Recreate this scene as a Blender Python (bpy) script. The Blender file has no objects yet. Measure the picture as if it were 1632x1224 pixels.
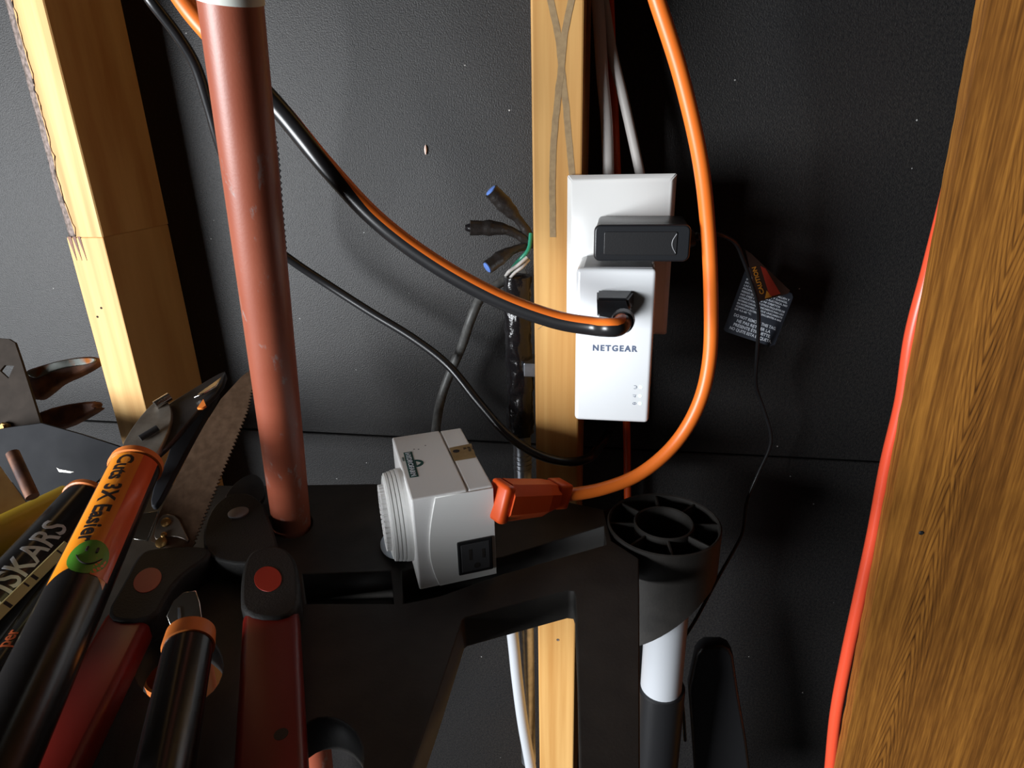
import bpy, bmesh, math, random
from mathutils import Vector as V, Matrix, noise
random.seed(7)
SC = bpy.context.scene; COL = SC.collection
S = 0.001                                   # geometry below is in millimetres

# ------------------------------------------------------------------ camera
FPX, TH, PS, RO = 1024.0, .371, -.173, -.026
CAM = V((50.66, -602.99, 305.62))
FW = V((math.sin(PS)*math.cos(TH), math.cos(PS)*math.cos(TH), -math.sin(TH)))
_R = V((math.cos(PS), -math.sin(PS), 0)); _U = _R.cross(FW)
RT = _R*math.cos(RO) + _U*math.sin(RO); UP = _U*math.cos(RO) - _R*math.sin(RO)
cd = bpy.data.cameras.new('camera'); cam = bpy.data.objects.new('camera', cd); COL.objects.link(cam)
cd.sensor_fit = 'HORIZONTAL'; cd.sensor_width = 36; cd.lens = FPX*36/1632; cd.clip_start = .01
cam.matrix_world = Matrix(((RT.x, UP.x, -FW.x, CAM.x*S), (RT.y, UP.y, -FW.y, CAM.y*S), (RT.z, UP.z, -FW.z, CAM.z*S), (0, 0, 0, 1)))
SC.camera = cam
# ------------------------------------------------------------------ light
w = bpy.data.worlds.new('world'); SC.world = w; w.use_nodes = True
w.node_tree.nodes['Background'].inputs[0].default_value = (1, .76, .56, 1)
w.node_tree.nodes['Background'].inputs[1].default_value = .012
def area(name, loc, target, sx, sy, power, color):
    l = bpy.data.lights.new(name, 'AREA'); l.shape = 'RECTANGLE'; l.size = sx; l.size_y = sy; l.energy = power; l.color = color
    o = bpy.data.objects.new(name, l); COL.objects.link(o); o.location = loc
    o.rotation_euler = (V(target)-V(loc)).to_track_quat('-Z', 'Y').to_euler(); return o
area('open_door_daylight', (-1.45, -1.55, .13), (-.1, 0, .1), 0.9, 0.8, 95, (.93, .965, 1))
SC.view_settings.view_transform = 'Standard'; SC.view_settings.look = 'None'; SC.view_settings.gamma = 1
SC.view_settings.use_curve_mapping = False; SC.view_settings.exposure = 0.0

# ------------------------------------------------------------------ picking points
def ray(px, py): return FW + RT*((px-816)/FPX) + UP*((612-py)/FPX)
def at(px, py, X=None, Y=None, Z=None, d=None, pl=None):
    v = ray(px, py)
    if pl: t = (pl[0]-CAM).dot(pl[1])/v.dot(pl[1])
    elif d is not None: t = d
    elif X is not None: t = (X-CAM.x)/v.x
    elif Y is not None: t = (Y-CAM.y)/v.y
    else: t = (Z-CAM.z)/v.z
    return CAM + v*t
def plane3(a, b, c):
    n = (b-a).cross(c-a).normalized()
    if n.dot(CAM-a) < 0: n = -n
    return (a, n)

# ------------------------------------------------------------------ materials
def nodes(name):
    m = bpy.data.materials.new(name); m.use_nodes = True
    nt = m.node_tree; return m, nt, nt.nodes['Principled BSDF']
def mat(name, c, rough=.5, metal=0, c2=None, scale=60, stretch=(1, 1, 1), bump=0, bscale=None, spec=.5, lo=.35, hi=.65, emit=0, coat=0, alpha=None):
    m, nt, b = nodes(name); N = nt.nodes; L = nt.links
    b.inputs['Base Color'].default_value = (*c, 1); b.inputs['Roughness'].default_value = rough
    b.inputs['Metallic'].default_value = metal; b.inputs['Specular IOR Level'].default_value = spec
    b.inputs['Coat Weight'].default_value = coat
    if emit: b.inputs['Emission Color'].default_value = (*c, 1); b.inputs['Emission Strength'].default_value = emit
    tc = N.new('ShaderNodeTexCoord'); mp = N.new('ShaderNodeMapping'); L.new(tc.outputs['Object'], mp.inputs[0])
    mp.inputs['Scale'].default_value = stretch
    if c2:
        no = N.new('ShaderNodeTexNoise'); no.inputs['Scale'].default_value = scale; no.inputs['Detail'].default_value = 6
        rp = N.new('ShaderNodeValToRGB'); L.new(mp.outputs[0], no.inputs[0]); L.new(no.outputs[0], rp.inputs[0])
        rp.color_ramp.elements[0].position = lo; rp.color_ramp.elements[1].position = hi
        rp.color_ramp.elements[0].color = (*c, 1); rp.color_ramp.elements[1].color = (*c2, 1)
        L.new(rp.outputs[0], b.inputs['Base Color'])
    if bump:
        n2 = N.new('ShaderNodeTexNoise'); n2.inputs['Scale'].default_value = bscale or scale; n2.inputs['Detail'].default_value = 4
        bp = N.new('ShaderNodeBump'); bp.inputs['Strength'].default_value = bump; bp.inputs['Distance'].default_value = .001
        L.new(mp.outputs[0], n2.inputs[0]); L.new(n2.outputs[0], bp.inputs['Height']); L.new(bp.outputs[0], b.inputs['Normal'])
    return m
def sheathing_mat():
    m, nt, b = nodes('black_fibreboard'); N = nt.nodes; L = nt.links
    tc = N.new('ShaderNodeTexCoord')
    n1 = N.new('ShaderNodeTexNoise'); n1.inputs['Scale'].default_value = 420; n1.inputs['Detail'].default_value = 5
    n2 = N.new('ShaderNodeTexNoise'); n2.inputs['Scale'].default_value = 9; n2.inputs['Detail'].default_value = 3
    vo = N.new('ShaderNodeTexVoronoi'); vo.inputs['Scale'].default_value = 42
    for n in (n1, n2, vo): L.new(tc.outputs['Object'], n.inputs['Vector'])
    r1 = N.new('ShaderNodeValToRGB'); r1.color_ramp.elements[0].color = (.007, .007, .008, 1); r1.color_ramp.elements[1].color = (.020, .019, .018, 1)
    r1.color_ramp.elements[0].position = .3; r1.color_ramp.elements[1].position = .7
    L.new(n1.outputs[0], r1.inputs[0])
    r2 = N.new('ShaderNodeValToRGB'); r2.color_ramp.elements[0].color = (.75, .78, .85, 1); r2.color_ramp.elements[1].color = (1.15, 1.05, .95, 1)
    L.new(n2.outputs[0], r2.inputs[0])
    mx = N.new('ShaderNodeMixRGB'); mx.blend_type = 'MULTIPLY'; mx.inputs[0].default_value = 1
    L.new(r1.outputs[0], mx.inputs[1]); L.new(r2.outputs[0], mx.inputs[2])
    sp = N.new('ShaderNodeValToRGB'); sp.color_ramp.elements[0].position = .025; sp.color_ramp.elements[1].position = .032
    sp.color_ramp.elements[0].color = (1, 1, 1, 1); sp.color_ramp.elements[1].color = (0, 0, 0, 1); L.new(vo.outputs['Distance'], sp.inputs[0])
    m2 = N.new('ShaderNodeMixRGB'); m2.inputs[2].default_value = (.35, .35, .34, 1); L.new(sp.outputs[0], m2.inputs[0]); L.new(mx.outputs[0], m2.inputs[1])
    L.new(m2.outputs[0], b.inputs['Base Color'])
    b.inputs['Roughness'].default_value = .50; b.inputs['Specular IOR Level'].default_value = .32
    n3 = N.new('ShaderNodeTexNoise'); n3.inputs['Scale'].default_value = 800; n3.inputs['Detail'].default_value = 3; L.new(tc.outputs['Object'], n3.inputs['Vector'])
    bp = N.new('ShaderNodeBump'); bp.inputs['Strength'].default_value = .5; bp.inputs['Distance'].default_value = .0009
    L.new(n3.outputs[0], bp.inputs['Height']); L.new(bp.outputs[0], b.inputs['Normal'])
    return m
def paneling_mat():
    m, nt, b = nodes('wood_grain_panel'); N = nt.nodes; L = nt.links
    tc = N.new('ShaderNodeTexCoord'); sx = N.new('ShaderNodeSeparateXYZ'); L.new(tc.outputs['Object'], sx.inputs[0])
    def math_(op, a, c=None, d=None):
        n = N.new('ShaderNodeMath'); n.operation = op
        for i, q in enumerate((a, c, d)):
            if q is None: continue
            if isinstance(q, (int, float)): n.inputs[i].default_value = q
            else: L.new(q, n.inputs[i])
        return n.outputs[0]
    def nz(sc, det, st):
        mp = N.new('ShaderNodeMapping'); mp.inputs['Scale'].default_value = st; L.new(tc.outputs['Object'], mp.inputs[0])
        n = N.new('ShaderNodeTexNoise'); n.inputs['Scale'].default_value = sc; n.inputs['Detail'].default_value = det; L.new(mp.outputs[0], n.inputs[0]); return n.outputs[0]
    wob = nz(5, 2, (1, 1, .8))
    # nested arches about one centre line: pointing up in the lower half, down in the upper half
    xc = math_('MULTIPLY_ADD', wob, .012, -.094)
    dx = math_('ABSOLUTE', math_('SUBTRACT', sx.outputs['X'], xc))
    zz = math_('ABSOLUTE', math_('SUBTRACT', sx.outputs['Z'], .70))
    arch = math_('SUBTRACT', math_('MULTIPLY', math_('POWER', dx, 1.2), 5200), math_('MULTIPLY', zz, 300))
    arch = math_('ADD', arch, math_('MULTIPLY', nz(22, 3, (1, 1, .5)), 9))
    s = math_('POWER', math_('MULTIPLY_ADD', math_('SINE', arch), .5, .5), 3.5)
    near = math_('SUBTRACT', 1, math_('MINIMUM', math_('MULTIPLY', dx, 60), 1))
    cat = math_('MULTIPLY', s, math_('MULTIPLY', math_('POWER', near, .7), .68))
    fine = nz(420, 5, (1, 1, .028)); mid = nz(60, 3, (1, 1, .03)); pore = nz(900, 2, (1, 1, .06))
    g = math_('ADD', math_('MULTIPLY', fine, .75), math_('ADD', math_('MULTIPLY', mid, .5), math_('MULTIPLY', pore, .35)))
    g = math_('SUBTRACT', math_('MULTIPLY', g, 1.0), .32)
    g = math_('SUBTRACT', g, math_('MULTIPLY', cat, .42))
    rp = N.new('ShaderNodeValToRGB'); L.new(g, rp.inputs[0]); e = rp.color_ramp.elements
    e[0].position = .12; e[0].color = (.050, .018, .004, 1); e[1].position = .72; e[1].color = (.37, .155, .026, 1)
    q = e.new(.42); q.color = (.18, .068, .012, 1)
    L.new(rp.outputs[0], b.inputs['Base Color']); b.inputs['Roughness'].default_value = .42
    bp = N.new('ShaderNodeBump'); bp.inputs['Strength'].default_value = .12; bp.inputs['Distance'].default_value = .0006; L.new(g, bp.inputs['Height']); L.new(bp.outputs[0], b.inputs['Normal'])
    return m
M = {}
def wood(name, dark, light, sc=70, st=(1, .25, .03), rough=.6):
    return mat(name, dark, rough, c2=light, scale=sc, stretch=st, bump=.15, bscale=sc*2, spec=.3)
M['sheath'] = sheathing_mat(); M['panel'] = paneling_mat()
M['pine'] = wood('pine_stud', (.54, .26, .07), (.75, .44, .155)); M['pine2'] = wood('pine_stud_pale', (.54, .26, .08), (.80, .50, .20), 110)
M['pine3'] = wood('pine_stud_lower', (.56, .30, .10), (.74, .46, .18), 90)
M['bark'] = mat('bark', (.10, .075, .06), .9, c2=(.26, .20, .18), scale=260, bump=.8)
M['marker'] = mat('marker_ink', (.30, .20, .10), .7, c2=(.38, .26, .13), scale=300)
M['hole'] = mat('dark_hole', (.012, .009, .007), .9)
M['white'] = mat('white_plastic', (.82, .82, .80), .32); M['white2'] = mat('white_gloss', (.80, .82, .84), .25)
M['ivory'] = mat('warm_white_plastic', (.76, .75, .74), .5, bump=.05, bscale=900)
M['blackp'] = mat('black_plastic', (.012, .012, .013), .38, bump=.05, bscale=800)
M['blackg'] = mat('black_gloss', (.010, .010, .011), .22)
M['adapter'] = mat('adapter_plastic', (.011, .012, .014), .34, bump=.08, bscale=1500)
M['dkgrey'] = mat('dark_grey_plastic', (.045, .045, .048), .5)
M['greyp'] = mat('grey_plastic', (.25, .25, .26), .45)
M['tray'] = mat('rack_plastic', (.021, .019, .017), .58, c2=(.036, .032, .028), scale=40, bump=.12, bscale=500)
M['orange'] = mat('orange_vinyl', (.80, .17, .020), .38); M['orange_plug'] = mat('orange_plug', (.72, .085, .010), .42)
M['redcord'] = mat('red_vinyl', (.80, .085, .035), .34)
M['cable'] = mat('black_cable', (.012, .012, .013), .30); M['greycable'] = mat('worn_black_cable', (.05, .05, .048), .5, c2=(.09, .09, .085), scale=200)
M['romex'] = mat('white_cable', (.55, .52, .49), .5); M['copper_green'] = mat('green_wire', (.03, .28, .17), .3)
M['tape'] = mat('black_tape', (.010, .009, .010), .16, bump=.9, bscale=160); M['taped'] = mat('dull_tape', (.022, .018, .016), .38, bump=.6, bscale=300)
M['blue'] = mat('blue_cap', (.14, .27, .72), .4)
M['steel'] = mat('galvanised_steel', (.42, .44, .47), .32, .9, c2=(.30, .32, .35), scale=120)
M['blade'] = mat('blade_steel', (.20, .17, .14), .36, .75, c2=(.30, .27, .23), scale=90, stretch=(1, 1, .3)); M['sawsteel'] = mat('saw_steel', (.10, .058, .034), .48, .6, c2=(.15, .09, .055), scale=160)
M['brkt'] = mat('dull_brown_steel', (.022, .016, .012), .75, 0, c2=(.036, .027, .021), scale=60, spec=.15)
M['flatblack'] = mat('flat_black_steel', (.010, .011, .014), .7, c2=(.016, .017, .020), scale=50, spec=.2)
M['bright'] = mat('bright_steel', (.62, .60, .56), .22, 1)
M['darksteel'] = mat('dark_coated_steel', (.020, .021, .024), .34, .3, c2=(.035, .034, .034), scale=50)
M['rust'] = mat('rusty_steel', (.05, .022, .017), .6, .3, c2=(.17, .07, .035), scale=70, bump=.5); M['chrome'] = mat('worn_chrome', (.30, .32, .30), .4, .8, c2=(.40, .13, .03), scale=55, lo=.5, hi=.62)
M['pole'] = mat('red_brown_paint', (.25, .058, .028), .42, c2=(.29, .078, .042), scale=14, bump=.05, bscale=600); M['tapew'] = mat('white_tape', (.62, .64, .58), .6, c2=(.70, .72, .66), scale=60)
def scuffed(m, col, sc, lo, hi, st=(1, 1, .4)):
    nt = m.node_tree; N = nt.nodes; L = nt.links; b = N['Principled BSDF']; src = b.inputs['Base Color'].links[0].from_socket
    tc = N.new('ShaderNodeTexCoord'); mp = N.new('ShaderNodeMapping'); mp.inputs['Scale'].default_value = st; L.new(tc.outputs['Object'], mp.inputs[0])
    no = N.new('ShaderNodeTexNoise'); no.inputs['Scale'].default_value = sc; no.inputs['Detail'].default_value = 7; no.inputs['Roughness'].default_value = .7; L.new(mp.outputs[0], no.inputs[0])
    rp = N.new('ShaderNodeValToRGB'); rp.color_ramp.elements[0].position = lo; rp.color_ramp.elements[1].position = hi; L.new(no.outputs[0], rp.inputs[0])
    mx = N.new('ShaderNodeMixRGB'); mx.inputs[2].default_value = (*col, 1); L.new(rp.outputs[0], mx.inputs[0]); L.new(src, mx.inputs[1]); L.new(mx.outputs[0], b.inputs['Base Color'])
scuffed(M['pole'], (.27, .17, .15), 70, .60, .66)
M['redpaint'] = mat('red_handle', (.20, .010, .005), .38); M['reddot'] = mat('red_insert', (.34, .020, .008), .45)
M['rubber'] = mat('black_rubber', (.010, .009, .008), .66, bump=.35, bscale=700); M['hblack'] = mat('black_handle', (.013, .012, .012), .24)
M['label'] = mat('orange_label', (.90, .29, .015), .28, coat=.4); M['label2'] = mat('orange_label_dark', (.74, .10, .010), .28, coat=.4)
M['ring'] = mat('orange_collar', (.80, .22, .04), .4)
M['print'] = mat('black_print', (.015, .010, .010), .5); M['wprint'] = mat('white_print', (.62, .66, .72), .45); M['bprint'] = mat('slate_print', (.10, .13, .21), .5)
M['smile'] = mat('green_print', (.10, .33, .035), .3); M['yellow'] = mat('yellow_handle', (.50, .33, .020), .34); M['lath'] = mat('pale_yellow_strip', (.72, .62, .26), .45)
M['oprint'] = mat('orange_print', (.80, .17, .05), .5)
M['tag'] = mat('black_tag', (.016, .020, .030), .45); M['tagback'] = mat('tag_back', (.022, .010, .007), .5); M['tagred'] = mat('tag_red', (.25, .02, .01), .5); M['tagyel'] = mat('tag_amber', (.42, .16, .015), .5)
M['green'] = mat('logo_green', (.010, .065, .055), .5); M['gold'] = mat('gold_sticker', (.30, .19, .075), .35, .3, c2=(.38, .25, .11), scale=120)
M['led'] = mat('led_green', (.62, 1, .72), .4, emit=1.6); M['brass'] = mat('brass', (.42, .25, .09), .35, .9)
M['tan'] = mat('tan_board', (.50, .36, .16), .5, c2=(.34, .20, .08), scale=30); M['clear'] = mat('pale_blue_grey', (.42, .48, .54), .35)
M['pvc'] = mat('white_pvc', (.50, .52, .55), .4); M['pink'] = mat('pale_chip', (.75, .55, .48), .8)

# ------------------------------------------------------------------ building
ORG = {}
def thing(name, label, cat, org, group=None, kind=None):
    o = bpy.data.objects.new(name, None); COL.objects.link(o); o.location = V(org)*S; ORG[o.name] = V(org); o.empty_display_size = .01
    if kind: o['kind'] = kind
    if label: o['label'] = label
    if cat: o['category'] = cat
    if group: o['group'] = group
    return o
def root_org(o):
    while o.parent: o = o.parent
    return ORG[o.name]
def obj(name, bm, m, parent=None, label=None, cat=None, kind=None, group=None, smooth=None):
    """link a bmesh (world millimetres) or mesh as one object; smooth = auto smooth angle in degrees"""
    if isinstance(bm, bpy.types.Mesh): me = bm; me.name = name
    else:
        bmesh.ops.recalc_face_normals(bm, faces=bm.faces); me = bpy.data.meshes.new(name); bm.to_mesh(me); bm.free()
    if parent: org = root_org(parent)
    else:
        vs = [v.co for v in me.vertices]; org = sum((v.copy() for v in vs), V((0, 0, 0)))/max(1, len(vs)); org.z = min(v.z for v in vs)
    for v in me.vertices: v.co = (v.co-org)*S
    for q in (m if isinstance(m, (list, tuple)) else [m]): me.materials.append(M[q])
    if smooth is not None:
        me.polygons.foreach_set('use_smooth', [True]*len(me.polygons))
        if smooth < 180:
            b2 = bmesh.new(); b2.from_mesh(me)
            for e in b2.edges:
                if len(e.link_faces) != 2 or e.calc_face_angle(9) > math.radians(smooth): e.smooth = False
            b2.to_mesh(me); b2.free()
    o = bpy.data.objects.new(name, me); COL.objects.link(o)
    if parent: o.parent = parent
    else: o.location = org*S; ORG[o.name] = org
    for k, v in (('label', label), ('category', cat), ('kind', kind), ('group', group)):
        if v: o[k] = v
    return o
def add_box(bm, o, ax, ay, az, x, y, z, bev=0, seg=2):
    """box from corner ranges x,y,z (pairs) along axes ax,ay,az out of origin o"""
    vs = [bm.verts.new(o+ax*x[i]+ay*y[j]+az*z[k]) for i in (0, 1) for j in (0, 1) for k in (0, 1)]
    fs = [bm.faces.new([vs[i] for i in q]) for q in ((0, 1, 3, 2), (4, 6, 7, 5), (0, 4, 5, 1), (2, 3, 7, 6), (0, 2, 6, 4), (1, 5, 7, 3))]
    if bev:
        es = list({e for f in fs for e in f.edges})
        bmesh.ops.bevel(bm, geom=es, offset=bev, segments=seg, profile=.5, affect='EDGES', clamp_overlap=True)
X_, Y_, Z_ = V((1, 0, 0)), V((0, 1, 0)), V((0, 0, 1)); O_ = V((0, 0, 0))
def box(x, y, z, bev=0, seg=2, o=O_, ax=X_, ay=Y_, az=Z_):
    bm = bmesh.new(); add_box(bm, V(o), ax, ay, az, x, y, z, bev, seg); return bm
def spline(pts, step=4):
    pts = [V(p) for p in pts]; out = []
    if len(pts) == 2: n = max(2, int((pts[1]-pts[0]).length/step)); return [pts[0].lerp(pts[1], i/n) for i in range(n+1)]
    P = [pts[0]*2-pts[1]]+pts+[pts[-1]*2-pts[-2]]
    for i in range(1, len(P)-2):
        a, b, c, d = P[i-1:i+3]; n = max(2, int((c-b).length/step))
        for k in range(n):
            t = k/n; out.append(.5*((2*b)+(c-a)*t+(2*a-5*b+4*c-d)*t*t+(3*b-a-3*c+d)*t**3))
    return out+[pts[-1]]
def tube(pts, r, n=14, bm=None, caps=True, ref=None, sx=1, mi=None):
    """sweep an n-gon; r number or function of 0..1; ref(p,t) gives the side the profile's zero angle looks to; sx flattens"""
    bm = bm or bmesh.new(); rings = []; N = len(pts); L = [0]
    for i in range(1, N): L.append(L[-1]+(pts[i]-pts[i-1]).length)
    prev = None
    for i, p in enumerate(pts):
        t = (pts[min(i+1, N-1)]-pts[max(i-1, 0)]).normalized()
        if ref: a = ref(p, t)
        elif prev is not None: a = prev
        else: a = V((.31, -.8, .51))
        a = (a-t*a.dot(t)); a = a.normalized() if a.length > 1e-6 else t.orthogonal().normalized(); prev = a; b = t.cross(a)
        u = L[i]/L[-1]; rr = r(u) if callable(r) else r
        rings.append([bm.verts.new(p+(a*math.cos(k*2*math.pi/n)*rr*sx+b*math.sin(k*2*math.pi/n)*rr)) for k in range(n)])
    for i in range(N-1):
        for k in range(n):
            f = bm.faces.new((rings[i][k], rings[i][(k+1) % n], rings[i+1][(k+1) % n], rings[i+1][k]))
            if mi: f.material_index = mi((i+.5)/(N-1), (k+.5)/n)
    if caps: bm.faces.new(rings[0][::-1]); bm.faces.new(rings[-1])
    return bm
def lathe(o, ax, prof, n=32, bm=None, close=True):
    """profile [(distance along ax, radius)] turned about ax through o"""
    bm = bm or bmesh.new(); ax = ax.normalized(); a = ax.orthogonal().normalized(); b = ax.cross(a); rings = []
    for h, r in prof:
        rings.append([bm.verts.new(o+ax*h+(a*math.cos(k*2*math.pi/n)+b*math.sin(k*2*math.pi/n))*r) for k in range(n)])
    m = len(rings)
    for i in range(m if close == 'loop' else m-1):
        for k in range(n): bm.faces.new((rings[i][k], rings[i][(k+1) % n], rings[(i+1) % m][(k+1) % n], rings[(i+1) % m][k]))
    if close is True: bm.faces.new(rings[0][::-1]); bm.faces.new(rings[-1])
    return bm
def curve_mesh(cu):
    o = bpy.data.objects.new('tmp', cu); COL.objects.link(o); bpy.context.view_layer.update()
    dg = bpy.context.evaluated_depsgraph_get(); me = bpy.data.meshes.new_from_object(o.evaluated_get(dg))
    bpy.data.objects.remove(o); bpy.data.curves.remove(cu); me.materials.clear(); return me
def slab(loops, pl, th, bev=0, front=True, px=True):
    """plate lying in plane pl = (point, normal to viewer), outline + holes given as pixels (or 3D points); th mm thick behind the plane"""
    o, n = pl; u = V((1, 0, 0)); u = (u-n*u.dot(n)).normalized() if abs(u.dot(n)) < .95 else n.orthogonal().normalized(); v = n.cross(u)
    cu = bpy.data.curves.new('c', 'CURVE'); cu.dimensions = '2D'; cu.fill_mode = 'BOTH'; cu.extrude = th/2-bev; cu.bevel_depth = bev; cu.bevel_resolution = 1
    for lp in loops:
        sp = cu.splines.new('POLY'); sp.points.add(len(lp)-1); sp.use_cyclic_u = True
        for q, p in zip(sp.points, lp):
            p = (at(p[0], p[1], pl=pl) if px else V(p))-o; q.co = (p.dot(u), p.dot(v), 0, 1)
    if bev: cu.offset = -bev
    me = curve_mesh(cu); off = -th/2
    for q in me.vertices: c = q.co.copy(); q.co = o+u*c.x+v*c.y+n*(c.z+off)
    return me
def chaikin(lp, it=2):
    for _ in range(it):
        r = []
        for i, p in enumerate(lp):
            q = lp[(i+1) % len(lp)]; r += [tuple(.75*a+.25*b for a, b in zip(p, q)), tuple(.25*a+.75*b for a, b in zip(p, q))]
        lp = r
    return lp
def text(s, size, fn, m, parent, name='lettering', bold=0, ext=.05, align='LEFT', space=1, label=None, sub=0):
    """letters in mm; fn maps (x, y, height) to the world"""
    cu = bpy.data.curves.new('t', 'FONT'); cu.body = s; cu.size = size; cu.extrude = ext; cu.offset = bold; cu.align_x = align; cu.space_character = space; cu.resolution_u = 3
    me = curve_mesh(cu)
    if sub:
        b2 = bmesh.new(); b2.from_mesh(me); bmesh.ops.triangulate(b2, faces=b2.faces)
        for _ in range(5):
            es = [e for e in b2.edges if e.calc_length() > sub]
            if not es: break
            bmesh.ops.subdivide_edges(b2, edges=es, cuts=1); bmesh.ops.triangulate(b2, faces=b2.faces)
        b2.to_mesh(me); b2.free()
    for v in me.vertices: v.co = fn(v.co.x, v.co.y, v.co.z+ext)
    return obj(name, me, m, parent, label=label)
def onplane(o, r, u, off=.15):
    r = r.normalized(); n = r.cross(u).normalized(); u = n.cross(r); return lambda x, y, z: o+r*x+u*y+n*(z+off)
def cyl_between(a, b, r, n=20): return lathe(a, b-a, [(0, r), ((b-a).length, r)], n)

# ================================================================== THE SETTING
wb = thing('wall_back', 'black fibreboard wall sheathing behind the bare studs', None, (0, 0, -650), kind='structure')
obj('backing', box((-1200, 1000), (13, 30), (-650, 900)), 'hole', wb)
obj('sheathing_panel', box((-1200, 1000), (0, 12), (.9, 900), .8, 1), 'sheath', wb)
obj('sheathing_panel', box((-1200, 1000), (0, 12), (-650, -.9), .8, 1), 'sheath', wb)
# floor far below the rack
obj('floor', box((-1200, 1000), (-1500, 0), (-700, -650)), 'darksteel', kind='structure', label='dark floor far below the rack')

# ---- studs
st = thing('wall_stud', 'pine stud in the middle with crossed marker strokes', 'stud', (0, -45, -650), 'wall studs')
obj('timber', box((-19, 19), (-89, 0), (-650, 900), 1.6, 2), 'pine', st)
def stroke(pts, wpx, yy=-89.2):
    bm = bmesh.new(); rows = []
    P = spline([at(x, y, Y=yy) for x, y in pts], 3)
    for i, p in enumerate(P):
        j = noise.noise(p*.12)*.5; rows.append([bm.verts.new(p+X_*(s*(wpx/2)+j)+Y_*q) for s in (-1, 1) for q in (0, .12)])
    for a, b in zip(rows, rows[1:]):
        for q in ((0, 2), (2, 3), (3, 1), (1, 0)): bm.faces.new((a[q[0]], a[q[1]], b[q[1]], b[q[0]]))
    return bm
obj('marker_stroke', stroke([(872, -20), (879, 10), (890, 60), (896, 120), (905, 200), (912, 284)], 4.8), 'marker', st)
obj('marker_stroke', stroke([(915, -20), (908, 10), (899, 60), (893, 120), (884, 200), (880, 280), (881, 378)], 4.8, -89.34), 'marker', st)
obj('marker_stroke', stroke([(857, 525), (872, 514)], .9), 'marker', st)
for px, py in ((889, 1020),): obj('knot', lathe(at(px, py, Y=-89.3), Y_, [(0, 1.5), (.6, 1.5)], 14), 'bark', st)

ls = thing('wall_stud', 'bright finger-jointed pine stud on the left with a bark edge', 'stud', (-425, -45, -650), 'wall studs')
XL0, XL1 = -443.5, -405.9
zj = at(112, 378, Y=-89).z
obj('lower_length', box((XL0, XL1), (-89, 0), (-650, zj), 1.2, 2), 'pine3', ls)
# upper length with its left front edge lost to bark
bm = bmesh.new(); rows = []
for i in range(46):
    z = zj+.1+i*13; k = 8.5+4*noise.noise(V((z*.02, 3, 0)))+1.2*noise.noise(V((z*.09, 7, 0))); k = max(2, k)
    rows.append([bm.verts.new(V(q)) for q in ((XL0+k, -89, z), (XL1-1, -89, z), (XL1, -88, z), (XL1, 0, z), (XL0, 0, z), (XL0, -89+k*.35, z))])
for a, b in zip(rows, rows[1:]):
    for q in range(6):
        f = bm.faces.new((a[q], a[(q+1) % 6], b[(q+1) % 6], b[q])); f.material_index = 1 if q == 5 else 0
bm.faces.new(rows[0][::-1]); bm.faces.new(rows[-1])
obj('upper_length', bm, ['pine2', 'bark'], ls)
bm = bmesh.new(); rows = []       # rough bark strip standing proud of the worn edge
for i in range(150):
    z = zj+.5+i*4; k = 8.5+4*noise.noise(V((z*.02, 3, 0)))+1.2*noise.noise(V((z*.09, 7, 0))); k = max(2, k)
    a = V((XL0+k+1.5+2*noise.noise(V((z*.15, 1, 1))), -89.2, z)); b = V((XL0-.2, -89+k*.35, z)); n = V((-.3, -.95, 0))
    rows.append([bm.verts.new(q) for q in (a, a.lerp(b, .35)+n*(.3+.6*noise.noise(V((z*.2, 5, 2)))), a.lerp(b, .7)+n*(.3+.6*noise.noise(V((z*.23, 9, 2)))), b, a.lerp(b, .5)-n*1.5)])
for a, b in zip(rows, rows[1:]):
    for q in range(5): bm.faces.new((a[q], a[(q+1) % 5], b[(q+1) % 5], b[q]))
bm.faces.new(rows[0][::-1]); bm.faces.new(rows[-1])
obj('bark_edge', bm, 'bark', ls, smooth=180)
for i in range(3):
    x = XL0+1.5+i*5.2
    bm = bmesh.new(); a = [bm.verts.new(V(q)) for q in ((x, -89.3, zj+.5), (x+4-i*.6, -89.3, zj+.5), (x+3.4, -89.3, zj-21), (x, -86, zj+.5), (x+4-i*.6, -86, zj+.5), (x+3.4, -86, zj-21))]
    for q in ((0, 1, 2), (3, 5, 4), (0, 3, 4, 1), (1, 4, 5, 2), (2, 5, 3, 0)): bm.faces.new([a[k] for k in q])
    obj('finger_gap', bm, 'rust', ls)
for px, py in ((161, 491), (155, 505)): obj('nail_hole', lathe(at(px, py, Y=-89.3), Y_, [(0, 1.1), (.5, 1.1)], 10), 'hole', ls)
# ---- wood-grain board at the right
bd = thing('wood_panel', 'tall wood-grain board at the right edge beside the red cord', 'board', (400, -107, -650))
b0, b1 = at(1575, 0, Y=-115), at(1341, 1224, Y=-115); k = (b0.x-b1.x)/(b0.z-b1.z)
bx = lambda z: b1.x+(z-b1.z)*k
ptsb = [V((bx(-650), -115, -650)), V((760, -115, -650)), V((760, -115, 900))]+[V((bx(z)+.5*noise.noise(V((z*.06, 0, 4))), -115, z)) for z in range(900, -650, -6)]
obj('board', slab([ptsb], (V((300, -115, 0)), V((0, -1, 0))), 16, px=False), 'panel', bd)
p = at(1468, 849, Y=-115); obj('nail_head', lathe(p, V((0, -1, 0)), [(-.5, 1.9), (.5, 1.9), (.9, 1.2)], 14), 'darksteel', bd)

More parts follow.
